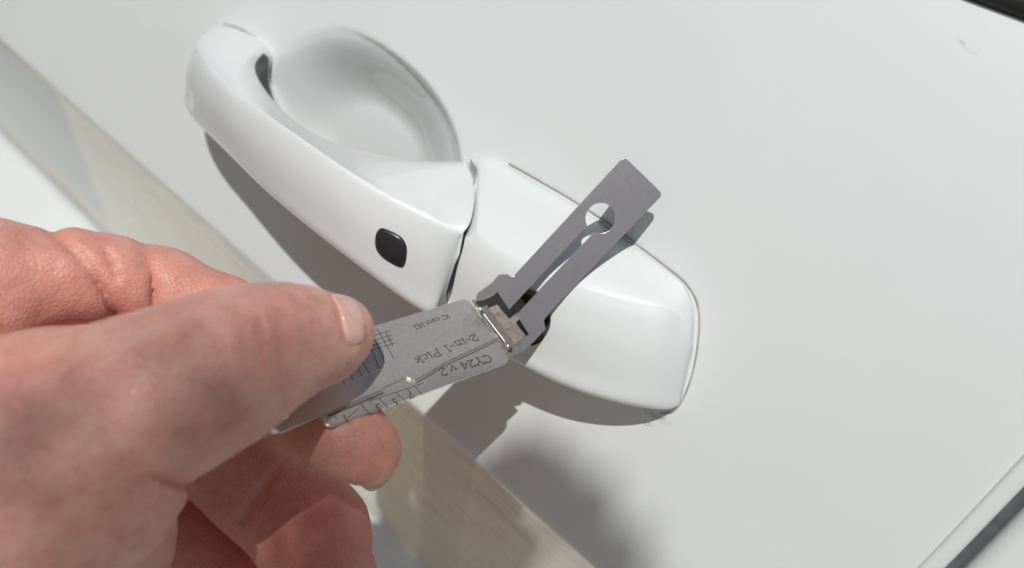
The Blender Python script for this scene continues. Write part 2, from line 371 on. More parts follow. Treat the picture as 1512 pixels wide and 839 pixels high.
H = [
 sec((320, 44, -5), (303, 68, 5), (300, 128, -3), 1, 1, -.012),
 sec((322, 35, 1), (285, 72, 19), (275, 150, 10), 3, 2.5, -.012),
 sec((350, 42, 2.5), (299, 93, 28), (287, 181, 17.5), 3, 2.5, -.012),
 sec((386, 66, 4), (326, 122, 33.5), (318, 210, 22.5), 3, 2.5, -.008),
 sec((371, 94, 15), (350, 143, 36), (348, 241, 27), 2.5, 2.5, .010),
 sec((388, 132, 19), (385, 166, 38), (387, 280, 30), 2, 2.5, .013),
 sec((432, 178, 19), (432, 196, 39), (436, 323, 31.5), 2, 2.5, .013),
 sec((490, 209, 17), (496, 241, 38), (500, 374, 31), 2.5, 2.5, .011),
 sec((560, 228, 13), (562, 283, 34), (562, 421, 27), 3, 2.5, .007),
 sec((628, 236, 8), (626, 316, 29), (613, 458, 22), 3.5, 2.5, -.004),
 sec((666, 236, 4), (663, 336, 25), (640, 470, 18), 3.5, 2, -.012),
 sec((686, 236, 2.5), (684, 343, 22.5), (649, 462, 15), back=-.012,
     mids=[(695.5, 258, 7.5), (701, 290, 13.5), (695.5, 325, 19.8), (678, 352, 22.4), (666.5, 386, 21.3), (656, 428, 18.5)]),
]
def to_world(V): return [W(*p) for p in V]
def relax(V, R, K, its, keep=2):
    D = np.array(V).reshape(R, K, 3)
    for _ in range(its):
        S = .25*(np.roll(D, 1, 1)+np.roll(D, -1, 1))
        A = S.copy(); A[1:-1] += .25*(D[2:]+D[:-2]); A[0] = D[0]; A[-1] = D[-1]
        n = D*.5+A*.5; n[-keep:] = D[-keep:]; n[0] = D[0]; D = n
    return [tuple(p) for p in D.reshape(-1, 3)]
Vh, Fh = loft(H, 8, 6); Vh = relax(Vh, len(Vh)//78, 78, 14)
handle = mesh_obj('door_handle', to_world(Vh), Fh, PAINT, car, recalc=True)
handle.data.materials.append(DARK)
K_ = 13*6
for i_, p_ in enumerate(handle.data.polygons):
    if i_ < (len(Fh)-2) and 3*8+3 <= i_//K_ <= 8*8 and 9*6+2 <= i_ % K_ <= 12*6+3: p_.material_index = 1
handle['label'] = 'white pull handle with black sensor button'
Cp = [
 sec((695, 232, 2), (693, 348, 22), (658, 466, 15), back=-.014,
     mids=[(707, 256, 7.2), (715, 290, 13.2), (709, 327, 19.5), (688.5, 357, 22.2), (676.5, 391, 21.2), (667, 433, 18.5)]),
 sec((722, 230, 1), (707, 357, 22.2), (670, 480, 15), 3.5, 2, -.014),
 sec((778, 260, -1), (752, 386, 21.5), (715, 514, 14.5), 3.5, 2, -.014),
 sec((850, 300, -1.5), (815, 417, 20), (775, 545, 14), 3.5, 2.2, -.014),
 sec((915, 345, -1.5), (880, 438, 17.5), (838, 575, 12.5), 3.5, 2.4, -.014),
 sec((970, 384, -2), (938, 451, 14), (900, 595, 9.5), 3, 2.6, -.014),
 sec((1005, 411, -2), (981, 459, 10.5), (950, 605, 5.5), 2.2, 2.8, -.014),
 sec((1021, 434, -2.5), (1003, 471, 6.8), (984, 607, .5), 1.8, 2.5, -.014),
 sec((1030, 462, -4), (1019, 506, 2), (1003, 598, -4), 1.4, 1.6, -.014),
 sec((1032, 492, -8), (1028, 525, -7.5), (1014, 580, -8), .5, .5, -.016),
]
Vc, Fc = loft(Cp, 8, 6); Vc = relax(Vc[::-1], len(Vc)//78, 78, 9)[::-1]
cap = mesh_obj('lock_cover', to_world(Vc), Fc, PAINT, car, recalc=True)
cap['label'] = 'white tapered lock cover with round keyhole opening'
bpy.context.view_layer.update()
capb = bvh_of(cap)
# keyhole opening: cut a slightly conical round hole through the cover
lc, ln = hit(capb, 772, 470)
DN = W(0, 0, 1)-W(0, 0, 0)
lax = (DN*.8+ln*.2).normalized()
lx = lax.cross(Vector((0, 0, 1))).normalized(); ly = lax.cross(lx)
HR = .0088
def disc_stack(prof, k=40):
    V = []; F = []
    for r, h in prof:
        for j in range(k):
            a = 2*math.pi*j/k; V.append(lc+lax*h+r*(math.cos(a)*lx+math.sin(a)*ly))
    for i in range(len(prof)-1):
        for j in range(k): F.append((i*k+j, i*k+(j+1) % k, (i+1)*k+(j+1) % k, (i+1)*k+j))
    F.append(tuple(range(k))); F.append(tuple((len(prof)-1)*k+j for j in reversed(range(k))))
    return V, F
cv, cf = disc_stack([(HR, -.012), (HR, -.001), (HR+.0012, .0006), (HR+.006, .012)])
cut = mesh_obj('cutter', cv, cf, PAINT, recalc=True)
bm_ = cap.modifiers.new('hole', 'BOOLEAN'); bm_.object = cut; bm_.operation = 'DIFFERENCE'; bm_.solver = 'EXACT'; bm_.use_self = True
bpy.context.view_layer.update()
dg = bpy.context.evaluated_depsgraph_get()
newme = bpy.data.meshes.new_from_object(cap.evaluated_get(dg)); cap.modifiers.clear(); cap.data = newme
bpy.data.objects.remove(cut)
newme.shade_smooth() if hasattr(newme, 'shade_smooth') else None
try: newme.set_sharp_from_angle(angle=math.radians(38))
except Exception: pass
# lock cylinder inside, with rim, face and slot
cv, cf = disc_stack([(HR-.0003, -.0115), (HR-.0003, -.0032), (HR-.0009, -.0026), (HR-.0020, -.0026), (HR-.0025, -.0036), (.0001, -.0036)])
lk = mesh_obj('lock_cylinder', cv, cf, LOCK, cap, recalc=True)
# gasket lines toned to paint in contact shade where cover and handle foot meet the door skin
def door_pts(pxs, lift=.0002):
    out = []
    for (x, y) in pxs:
        p = uvw(at_w(x, y, 0)); w = float(skin_w(p[0], p[1])); p = uvw(at_w(x, y, w)); out.append(W(p[0], p[1], float(skin_w(p[0], p[1]))+lift))
    return out
gp = catmull([(752, 241.5), (850, 297.5), (918, 344), (984, 393), (1012, 417), (1029, 445), (1033, 482), (1025, 542), (1009, 588), (993, 608), (975, 610)], 6)
tv, tf = tube(door_pts(gp), .00028); mesh_obj('gasket', tv, tf, plain('dusty_gasket', (.42, .395, .35), .85), cap)
gp = catmull([(330, 35), (352, 41), (378, 56), (391, 71)], 6)
tv, tf = tube(door_pts(gp), .0002); mesh_obj('gasket', tv, tf, bpy.data.materials['dusty_gasket'], handle)
# black block filling the gap between handle and cover, and the dark pocket at the handle's foot
Gs = [[(680, 240, 0), (690, 258, 3), (696, 290, 9), (690, 322, 15), (676, 346, 19), (661, 388, 19), (652, 430, 16.5), (645, 455, 11)],
      [(704, 240, 0), (713, 258, 3), (721, 290, 9), (715, 326, 15), (699, 354, 19), (682, 394, 19), (672, 436, 16.5), (663, 462, 11)]]
gv = []; 
for row in Gs:
    for q in row: gv.append(W(*pt(q)))
    for q in row: p = pt(q); gv.append(W(p[0], p[1], -.014))
n8 = 8; gf = []
for i in range(n8-1): gf += [(i, i+1, 16+i+1, 16+i), (8+i, 8+i+1, i+1, i), (16+i, 16+i+1, 24+i+1, 24+i)]
mesh_obj('gap_insert', gv, gf, DARK, handle, smooth=False)
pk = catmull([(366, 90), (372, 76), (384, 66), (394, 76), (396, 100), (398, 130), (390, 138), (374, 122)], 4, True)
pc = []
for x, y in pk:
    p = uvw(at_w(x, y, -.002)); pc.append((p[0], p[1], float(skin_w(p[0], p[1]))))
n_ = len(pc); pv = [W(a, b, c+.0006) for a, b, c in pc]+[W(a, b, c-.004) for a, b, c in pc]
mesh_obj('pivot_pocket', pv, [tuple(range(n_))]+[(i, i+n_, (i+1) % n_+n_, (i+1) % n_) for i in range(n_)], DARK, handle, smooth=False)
# sensor button in the handle
bpy.context.view_layer.update(); hb = bvh_of(handle)
def patch(outline, bvh, offs, name, material, parent, n=5, dense=6, push=None):
    """rings from the outline to the centre laid on a surface, offs[k] metres along the normal"""
    o2 = catmull(outline, dense, True); c = o2.mean(0); V = []; F = []; K = len(o2)
    fr = [1, .93, .84, .6, .3][:n]
    for k, fct in enumerate(fr):
        for q in o2:
            x = c+(q-c)*fct; p, nn = hit(bvh, x[0], x[1])
            z_ = 1.0
            while p is None and z_ > .3: z_ -= .03; p, nn = hit(bvh, *(c+(q-c)*fct*z_))
            V.append(p+nn*offs[k])
    p, nn = hit(bvh, *c); V.append(p+nn*offs[-1])
    for k in range(n-1):
        for j in range(K): F.append((k*K+j, k*K+(j+1) % K, (k+1)*K+(j+1) % K, (k+1)*K+j))
    for j in range(K): F.append(((n-1)*K+j, (n-1)*K+(j+1) % K, n*K))
    return mesh_obj(name, V, F, material, parent, recalc=False)
bo = [(555, 350), (560, 340), (568, 338.5), (590, 349), (599, 362), (600, 376), (596.5, 392), (588, 394), (567, 382), (556, 368)]
patch(bo, hb, [-.0002, .0002, .0004, .0007, .0009, .0010], 'sensor_button', DARK, handle)
bo2 = [tuple(np.array([577.5, 366.5])+(np.array(q)-[577.5, 366.5])*1.07) for q in bo]
patch(bo2, hb, [-.0001, .0001, .0001, .0001, .0001, .0001], 'button_rim', RUBBER, handle)

# ------------------------------------------------------------------ the folding pick tool
tool = empty('lock_pick_tool', c2w(at_w(735, 475, .03)))
tag(tool, 'thin steel folding lock pick tool with slotted leaf, plugged into the keyhole', 'lock pick')
class Plane:
    def __init__(s, a, b, c):                      # three camera-space points
        s.a = a; s.x = unit(c-b); y = (b-a); y = y-(y@s.x)*s.x; s.y = unit(y); s.n = np.cross(s.x, s.y)
        if s.n[2] > 0: s.n = -s.n                  # towards the viewer's side
    def px(s, q):                                  # pixel -> plane coordinates
        r = ray(*q); t = (s.n@s.a)/(s.n@r); p = r*t-s.a; return np.array([p@s.x, p@s.y])
    def w(s, xy, h=0): return c2w(s.a+xy[0]*s.x+xy[1]*s.y+h*s.n)
cA = ray(690, 440)*(.238+.0117/2); cB = ray(755, 533)*(.238-.0117/2)
AB = cB-cA; rC = ray(482, 632); cC = rC*((cB@AB)/(rC@AB))
CARD = Plane(cA, cB, cC)
def rounded(P, rad, seg=5):
    P = [np.array(p, float) for p in P]; out = []; n = len(P)
    for i, p in enumerate(P):
        r = rad[i] if isinstance(rad, (list, tuple)) else rad
        a, b = P[i-1], P[(i+1) % n]; ua, ub = a-p, b-p; la, lb = np.linalg.norm(ua), np.linalg.norm(ub)
        if r <= 0: out.append(p); continue
        ca = np.clip((ua@ub)/(la*lb), -1, 1); ang = math.acos(ca); d = min(r/math.tan(ang/2), .45*la, .45*lb)
        s, e = p+ua/la*d, p+ub/lb*d
        for t in np.linspace(0, 1, seg+1): out.append((1-t)**2*s+2*t*(1-t)*p+t*t*e)
    return out
def slab(name, plane, poly, h0, h1, material, parent, bevel=.00012):
    bm = bmesh.new(); vb = [bm.verts.new(plane.w(p, h1)) for p in poly]
    f = bm.faces.new(vb); r = bmesh.ops.extrude_face_region(bm, geom=[f])
    d = plane.w((0, 0), h0)-plane.w((0, 0), h1)
    bmesh.ops.translate(bm, vec=d, verts=[v for v in r['geom'] if isinstance(v, bmesh.types.BMVert)])
    bmesh.ops.recalc_face_normals(bm, faces=bm.faces)
    me = bpy.data.meshes.new(name); bm.to_mesh(me); bm.free(); me.materials.append(material)
    o = bpy.data.objects.new(name, me); COL.objects.link(o); o.parent = parent
    o.matrix_parent_inverse = (parent.matrix_basis if parent.parent is None else Matrix.Translation(parent.parent.location)).inverted()
    if bevel:
        b = o.modifiers.new('bevel', 'BEVEL'); b.width = bevel; b.segments = 2; b.limit_method = 'ANGLE'; b.angle_limit = math.radians(50)
        me.materials.append(STEEL_BRIGHT); b.material = 1
    return o
cp = CARD.px
lc_ = cp((482, 632)); uB = cp((755, 533)); uA = cp((690, 440))
Lx = lc_[0]; Wy = uB[1]
card_poly = rounded([uA, uB, (Lx, Wy), (Lx, uA[1])], [.0022, .0026, .0022, .0022])
card = slab('card_plate', CARD, card_poly, -.0009, 0, STEEL, tool)
card['label'] = 'flat engraved steel leaf held between thumb and finger'
# engraved scale lines and lettering: thin flat marks on the leaf
def strokes(name, segs, material, parent, h=.000025, plane=CARD):
    V = []; F = []
    for pts, wd_ in segs:
        for p, q in zip(pts[:-1], pts[1:]):
            p, q = np.array(p), np.array(q); d = q-p; l = np.linalg.norm(d)
            if l < 1e-9: continue
            nrm = np.array([-d[1], d[0]])/l*wd_/2; ex = d/l*wd_*.3; i = len(V)
            V += [plane.w(p-ex-nrm, h), plane.w(q+ex-nrm, h), plane.w(q+ex+nrm, h), plane.w(p-ex+nrm, h)]; F.append((i, i+1, i+2, i+3))
    return mesh_obj(name, V, F, material, parent, smooth=False)
def arc(cx_, cy_, rx, ry, a0, a1, n=12): return [(cx_+rx*math.cos(math.radians(a)), cy_+ry*math.sin(math.radians(a))) for a in np.linspace(a0, a1, n)]
GL = {  # serif capitals and figures: (advance, strokes)
 'C': (.72, [arc(.36, .5, .31, .5, 50, 310), [(.56, .88), (.60, 1.0)], [(.56, .12), (.60, 0)], [(.6, 1), (.6, .72)]]),
 'Y': (.74, [[(.06, 1), (.35, .45), (.35, 0)], [(.64, 1), (.35, .45)], [(-.02, 1), (.18, 1)], [(.54, 1), (.72, 1)], [(.22, 0), (.48, 0)]]),
 '2': (.62, [arc(.28, .74, .23, .25, 170, -40, 9)+[(.05, .04)], [(.05, .04), (.55, .04), (.57, .2)]]),
 '4': (.64, [[(.42, 0), (.42, 1), (.03, .3), (.6, .3)], [(.3, 0), (.54, 0)]]),
 'v': (.56, [[(.05, .66), (.25, 0), (.46, .66)], [(-.02, .66), (.14, .66)], [(.38, .66), (.54, .66)]]),
 '.': (.28, [[(.10, .02), (.10, .09)]]),
 '-': (.42, [[(.04, .38), (.36, .38)]]),
 'i': (.34, [[(.05, .66), (.16, .66), (.16, 0)], [(.16, .88), (.16, .94)], [(.04, 0), (.28, 0)]]),
 'n': (.62, [[(.02, .66), (.14, .66), (.14, 0)], [(.14, .5), (.26, .65), (.38, .65), (.45, .52), (.45, 0)], [(.04, 0), (.25, 0)], [(.35, 0), (.55, 0)]]),
 '1': (.50, [[(.08, .84), (.24, 1), (.24, 0)], [(.1, 0), (.4, 0)]]),
 'P': (.66, [[(.14, 0), (.14, 1)], [(.02, 1), (.38, 1)]+arc(.36, .75, .22, .25, 90, -90, 8)+[(.14, .5)], [(.02, 0), (.28, 0)]]),
 'c': (.50, [arc(.26, .33, .21, .33, 50, 310, 9)]),
 'k': (.60, [[(.02, 1), (.13, 1), (.13, 0)], [(.46, .66), (.15, .28)], [(.24, .36), (.5, 0)], [(.03, 0), (.24, 0)], [(.36, .66), (.54, .66)]]),
 'I': (.30, [[(.14, 0), (.14, 1)]]),
 'a': (.54, [arc(.22, .3, .19, .3, 20, 340, 10), [(.42, .62), (.42, 0)]]),
 'r': (.38, [[(.1, .64), (.1, 0)], [(.1, .42), (.2, .6), (.34, .62)]]),
 'd': (.56, [arc(.22, .31, .19, .31, 20, 340, 10), [(.42, 1), (.42, 0)]]),
 ':': (.26, [[(.1, .08), (.1, .14)], [(.1, .5), (.1, .56)]]),
 '6': (.58, [[(.46, .92), (.3, 1), (.14, .85), (.06, .5), (.07, .25)]+arc(.28, .29, .22, .29, 180, 540, 14)]),
 '3': (.56, [arc(.24, .76, .2, .24, 150, -80, 8)+arc(.24, .27, .23, .27, 80, -150, 8)]),
 '5': (.56, [[(.46, .98), (.12, .98), (.09, .56)]+arc(.24, .32, .24, .31, 120, -150, 10)]),
 '7': (.54, [[(.04, .84), (.05, .98), (.48, .98), (.2, 0)]]),
 ' ': (.38, []),
}
def text(name, s, p0, p1, hpx, material, parent, wgt=.11, h=.000025, plane=CARD):
    a, b = plane.px(p0), plane.px(p1); d = b-a; L = np.linalg.norm(d); d = d/L
    up = np.array([-d[1], d[0]])
    if up[1] < 0: up = -up                          # letter tops point to the lower edge of the leaf
    H_ = hpx*.224/FPX; adv = sum(GL[c][0] for c in s); sx = L/adv; x = 0; segs = []
    for c in s:
        w_, st = GL[c]
        for s_ in st: segs.append(([a+d*(x+q[0])*sx+up*q[1]*H_ for q in s_], wgt*H_))
        x += w_
    return strokes(name, segs, material, parent, h, plane)
text('engraved_text', 'IC card:161', (661, 463.5), (609, 481.5), 8.5, INK, card, .14)

# the picking arm: a second thin leaf lying on the first
arm_px = [(737.5, 500), (651, 540.5), (640, 548.5), (613, 563.5), (605.5, 562.5), (600, 559.5), (567.5, 574), (564, 578.5), (480, 613), (413, 641.5), (403, 617), (420, 608), (509, 568.5), (560, 547.5), (586, 535), (612, 529), (664, 486), (700, 470), (716, 472)]
AH = .0007
arm = slab('pick_arm', CARD, rounded([cp(q) for q in arm_px], [0, .0012, .001, .0003, .0004, .0003, .0003, .0003, 0, 0, 0, .001, .002, .003, .001, .001, .002, .001, .0005], 3), .00003, AH, STEEL, tool, .00014)
arm['label'] = 'thin steel pick arm with curled end lying on the engraved leaf'
text('engraved_text', '2-in-1 Pick', (701, 495), (609, 532), 12.5, INK_RED, arm, .14, AH+.00002)
text('engraved_text', 'CY24 v.2', (722, 523.5), (646, 546), 13, INK_RED, card, .145)
for ch, p0 in (('7', (607, 579)), ('5', (584, 588)), ('3', (559.5, 596.5)), ('1', (511, 613))):
    text('engraved_text', ch, p0, (p0[0]-6, p0[1]+2.2), 10, INK, card, .16)
seg = []
def ln_(a, b, w_=.00021): seg.append(([cp(a), cp(b)], w_))
ln_((478, 624), (652, 556.5)) if False else None
ln_((534, 594), (552, 588)); ln_((545, 592.5), (625, 566)); ln_((533, 597), (546, 611)); ln_((560, 588), (573, 602)); ln_((585, 580), (599, 593)); ln_((601, 574), (608, 582)); ln_((612, 570), (623, 583)); ln_((514, 617), (529, 603)); ln_((494, 615), (497, 618))
ln_((541, 499), (576, 488.5)); ln_((541, 506.5), (578, 495)); ln_((541, 513.5), (580, 501)); ln_((541, 520), (583, 506.5))
for a, b in (((557, 485), (582, 531)), ((550, 491), (569, 537)), ((570, 492), (580, 511)), ((541, 500), (562, 548)), ((535, 535), (546, 552)), ((527, 541), (536, 558)), ((516, 553), (522, 562)), ((505, 560), (510, 569))): ln_(a, b)
strokes('scale_lines', seg, INK, card)
slab('arm_slot', CARD, rounded([cp(q) for q in [(565.5, 577.5), (601, 561.5), (607, 563.5), (612, 565), (596, 573.5), (572, 583.5)]], .0002, 2), -.0002, .00003, INK, card, 0)
# the little raised catch on the leaf and the painted gap and shadow line beside it
slab('catch', CARD, rounded([cp(q) for q in [(566, 541.5), (583, 534), (586, 535.5), (585, 538.5), (567, 543.5)]], .0002, 2), AH+.00002, AH+.0004, INK, card, 0)
strokes('seam', [([cp((q[0]+1.0, q[1]+1.6)) for q in ((736, 501), (651, 541), (640, 549), (614, 564))], .00032), ([cp((q[0]+.9, q[1]+2.0)) for q in ((565, 578.5), (520, 597.5), (484, 612.5))], .00048)], INK, card, .00004)  # dark line painting the gap and shadow under the arm's edge
# curled thumb end of the arm
q0, q1 = cp((413, 641.5)), cp((403, 617))
d_ = np.array([q0[0]-cp((480, 613))[0], q0[1]-cp((480, 613))[1]]); d_ /= np.linalg.norm(d_)
RC = .0030; V = []; F = []
nA = 18
for side in (0, 1):
    for k in range(nA+1):
        th = math.radians(215)*k/nA; rr_ = RC-(.00045 if side else 0)
        off = rr_*math.sin(th); hh = AH+RC-rr_*math.cos(th) - .00001
        for e in range(5):
            q = q0+(q1-q0)*e/4; V.append(CARD.w(q+d_*off, hh))
st = (nA+1)*5
for k in range(nA):
    for e in range(4):
        i = k*5+e; F += [(i, i+1, i+6, i+5), (st+i, st+i+5, st+i+6, st+i+1)]
    F += [(k*5, k*5+5, st+k*5+5, st+k*5), (k*5+4, st+k*5+4, st+k*5+9, k*5+9)]
for e in range(4): F.append((nA*5+e, nA*5+e+1, st+nA*5+e+1, st+nA*5+e))
mesh_obj('curled_end', V, F, STEEL, arm, recalc=True)

# slotted leaf on the other side of the hinge
def solve_leaf():
    best = None
    for dz in np.linspace(-.012, .012, 241):
        e1_, e2_ = ray(704, 440)*(.2375+dz), ray(768, 522)*(.2375-dz)
        tl = at_w(922, 232, .0158)
        r = ray(978, 287); n = np.cross(e2_-e1_, tl-e1_); t = (n@e1_)/(n@r); tr = r*t
        sl_ = ray(760, 406); t2 = (n@e1_)/(n@sl_); s0 = sl_*t2
        c = abs(unit(tr-tl)@unit(tl-s0))
        if best is None or c < best[0]: best = (c, e1_, tl, tr, s0, np.linalg.norm(tr-tl), np.linalg.norm(tl-s0))
    return best
bl = solve_leaf()
LEAF = Plane(bl[1], bl[3], bl[2])
print('LEAF perp', bl[0], 'width', bl[5], 'len', bl[6], 'uvw tip', uvw(bl[2]), uvw(bl[3]), 'ear', uvw(bl[1]))
print('CARD len', Lx, Wy, 'uvw', uvw(cA), uvw(cB), uvw(cC))
lp = LEAF.px
# keyhole slot with round hole
hc = np.array([887., 322.5]); hcp = lp(hc); hr = np.linalg.norm(lp((887+16.2, 322.5-16.2))-hcp)
sL0, sL1 = lp((752, 457)), lp((868, 333)); sR0, sR1 = lp((763, 465)), lp((878, 343))
circ = []
a0 = math.atan2(*(sL1-hcp)[::-1]); a1 = math.atan2(*(sR1-hcp)[::-1])
cand = []
for sgn in (1, -1):
    sp = (a1-a0)*sgn % (2*math.pi)
    cand.append((sp, sgn))
sp, sgn = max(cand)
circ = [hcp+hr*np.array([math.cos(a0+sgn*sp*t), math.sin(a0+sgn*sp*t)]) for t in np.linspace(0.0, 1.0, 30)]
outer = rounded([lp(q) for q in [(760, 407), (922, 231.5), (979, 287), (817, 456), (803, 473), (806, 486), (772, 521.5), (755, 515.5)]],
                [.0004, .0016, .0016, .0012, .0009, .0012, .0012, .0003])
inner1 = [lp(q) for q in [(781, 494), (763, 465)]]
inner2 = [lp(q) for q in [(752, 457), (734, 431)]]
left = rounded([lp(q) for q in [(734, 431), (712, 444), (702, 445), (705, 434), (727, 418), (738, 404.5), (749, 405), (754, 409), (760, 407)]], [.0003, .0003, .001, .001, .0006, .001, .0008, .0006, .0003])[:-6]
poly = outer+inner1+circ[::-1]+inner2[:1]+left
# orient check: drop near-duplicate points
pp = [poly[0]]
for q in poly[1:]:
    if np.linalg.norm(q-pp[-1]) > 2e-5: pp.append(q)
if np.linalg.norm(pp[0]-pp[-1]) < 2e-5: pp.pop()
leaf = slab('slotted_leaf', LEAF, pp, -.0010, 0, STEEL_DARK, tool, .00026)
leaf['label'] = 'dark purplish steel leaf with long keyhole slot'
# bright turned-down tabs at the two ears
hv = unit(np.array([0, 0, -1.0])+s_c)
for q, d0 in (([(702, 446), (705, 434), (727, 421.5), (733, 430), (712, 443)], .2368), ([(755, 516), (780, 499), (782, 505), (779, 512), (767, 522), (761, 521)], .2350)):
    nn_ = unit(hv+np.array([-.12, .05, 0])); c0 = ray(*np.mean(q, 0))*d0; xx = unit(np.cross(nn_, [0, 1, 0])); yy = np.cross(nn_, xx)
    TB = Plane(c0, c0+yy*.01, c0+yy*.01+xx*.01)
    slab('hinge_tab', TB, rounded([TB.px(p) for p in q], .0006, 3), -.0006, 0, STEEL_BRIGHT, leaf, .0001)
# centre block that carries the blade, blade into the keyhole
bA, bB, bC = ray(706, 449)*.2415, ray(758, 517)*.2395, ray(762, 428)*.2465
BLK = Plane(bA, bB, bC)
blk = slab('blade_block', BLK, rounded([BLK.px(q) for q in [(702, 448), (757, 521), (800, 493), (780, 455), (750, 416), (726, 426)]], .0004, 2), -.0012, 0, BRASSY, tool)
text('engraved_text', '24', (722, 466), (737, 461), 7, INK_RED, blk, .13, .00003, BLK)
text('engraved_text', '2', (745, 487), (755, 483), 6, INK_RED, blk, .13, .00003, BLK)
pa = c2w(ray(752, 470)*.2445)
tip = lc-lax*.012
ax_ = (tip-pa).normalized(); sx_ = (c2w(ray(762, 500)*.244)-c2w(ray(740, 446)*.244)).normalized(); sx_ = (sx_-ax_*sx_.dot(ax_)).normalized(); sy_ = ax_.cross(sx_)
V = []
for p, hw, ht in ((pa-ax_*.001, .0048, .0010), (pa+ax_*.007, .0046, .0010), (pa+ax_*.0075, .0038, .0009), (tip, .0036, .0009)):
    V += [p-sx_*hw-sy_*ht, p+sx_*hw-sy_*ht, p+sx_*hw+sy_*ht, p-sx_*hw+sy_*ht]
F = [(0, 3, 2, 1), (12, 13, 14, 15)]
for i in range(3):
    for j in range(4): F.append((i*4+j, i*4+(j+1) % 4, i*4+4+(j+1) % 4, i*4+4+j))
mesh_obj('key_blade', V, F, STEEL, tool, smooth=False, recalc=True)
# rolled strip that closes the hinge between the leaf and the block
hA, hB, hC = ray(696, 441)*.2395, ray(756, 527)*.2345, ray(712, 446)*.2400
HG = Plane(hA, hB, hC)
slab('hinge_strip', HG, [HG.px(q) for q in [(697, 443), (749, 529), (770, 521), (714, 444)]], -.0005, 0, BRASSY, tool, 0)
# hinge pin with knuckles
h0, h1 = ray(704, 450)*.2385, ray(755, 517)*.2335
pv, pf = tube([c2w(h0+(h1-h0)*t) for t in np.linspace(0, 1, 6)], .00032)
pin = mesh_obj('hinge_pin', pv, pf, STEEL_BRIGHT, tool)
for t0, t1 in ((.03, .2), (.86, .98)):
    pv, pf = tube([c2w(h0+(h1-h0)*t) for t in np.linspace(t0, t1, 3)], .00062, 10)
    mesh_obj('hinge_knuckle', pv, pf, STEEL_BRIGHT, pin)
slab('hinge_notch', CARD, [cp(q) for q in [(708, 463), (712, 462), (721, 475), (717, 477)]], -.0002, .00004, INK, card, 0)
slab('hinge_notch', CARD, [cp(q) for q in [(735, 500), (739, 499), (743.5, 506), (740, 507.5)]], AH, AH+.00006, INK, card, 0)

# ------------------------------------------------------------------ the hand: one continuous surface grown from a distance field
def cpt(px, py, d, r):                            # pixel, depth mm, radius in pixels -> camera mm
    d = d*HS; p = ray(px, py)*d; return p, r*d/FPX
VOX = .75; HS = 1.044
CH = {
 'thumb': [(506, 487, 195, 45), (478, 499, 191, 60), (425, 504, 184, 77), (372, 520, 178, 93), (310, 552, 173, 112), (205, 602, 169, 128), (85, 675, 172, 190), (-90, 790, 182, 270)],
 'index': [(-170, 470, 200, 150), (-20, 425, 203, 100), (105, 408, 209, 66), (175, 414, 214, 60), (240, 428, 219, 58), (330, 472, 224, 60), (430, 590, 217, 62), (512, 645, 206, 58), (543, 666, 203.5, 50)],
 'middle': [(-60, 560, 220, 130), (120, 600, 228, 82), (290, 640, 234, 76), (395, 718, 238, 80), (462, 790, 232, 80), (490, 850, 222, 66)],
 'ring': [(-60, 760, 240, 130), (120, 770, 246, 80), (270, 780, 250, 74), (360, 870, 250, 74), (390, 960, 240, 64)],
 'palm': [(100, 800, 186, 150), (-60, 700, 205, 220), (-200, 800, 212, 260), (-330, 900, 218, 270), (-520, 1060, 228, 240), (-900, 1350, 250, 250)],
 'palm2': [(-170, 470, 200, 150), (-60, 560, 220, 140), (-60, 760, 235, 150), (-330, 900, 225, 230)],
}
lo = np.full(3, 1e9); hi = -lo; prim = {}
for k, ch in CH.items():
    prim[k] = [cpt(*c) for c in ch]
    for p, r in prim[k]: lo = np.minimum(lo, p-r-4); hi = np.maximum(hi, p+r+4)
nn = np.ceil((hi-lo)/VOX).astype(int)+1
print('hand grid', nn)
def smin(a, b, k):
    h = np.maximum(k-np.abs(a-b), 0)/k; return np.minimum(a, b)-h*h*k*.25
BIG = 30.0
gx, gy, gz = [(lo[i]+VOX*np.arange(nn[i])).astype(np.float32) for i in range(3)]
def chain_field(pr, k):
    Fd = np.full(nn, BIG, np.float32)
    for (a, ra), (b, rb) in zip(pr[:-1], pr[1:]):
        l = np.minimum(a-ra, b-rb)-10; h = np.maximum(a+ra, b+rb)+10
        i0 = np.maximum(((l-lo)/VOX).astype(int), 0); i1 = np.minimum(((h-lo)/VOX).astype(int)+1, nn)
        x = gx[i0[0]:i1[0], None, None]; y = gy[None, i0[1]:i1[1], None]; z = gz[None, None, i0[2]:i1[2]]
        ba = (b-a).astype(np.float32); L2 = float(ba@ba)
        t = np.clip(((x-a[0])*ba[0]+(y-a[1])*ba[1]+(z-a[2])*ba[2])/L2, 0, 1)
        dx = x-a[0]-t*ba[0]; dy = y-a[1]-t*ba[1]; dz = z-a[2]-t*ba[2]
        d = np.sqrt(dx*dx+dy*dy+dz*dz)-(ra+(rb-ra)*t)
        sl_ = (slice(i0[0], i1[0]), slice(i0[1], i1[1]), slice(i0[2], i1[2]))
        Fd[sl_] = smin(Fd[sl_], d.astype(np.float32), k)
    return Fd
Fd = smin(chain_field(prim['palm'], 8), chain_field(prim['palm2'], 8), 10)
Fi = chain_field(prim['index'], 5)
Fm = chain_field(prim['middle'], 5); Fr = chain_field(prim['ring'], 5)
fing = smin(smin(Fi, Fm, 1.6), Fr, 1.6)
Ft = chain_field(prim['thumb'], 6)
Fd = smin(smin(Fd, Ft, 7), fing, 2.4)
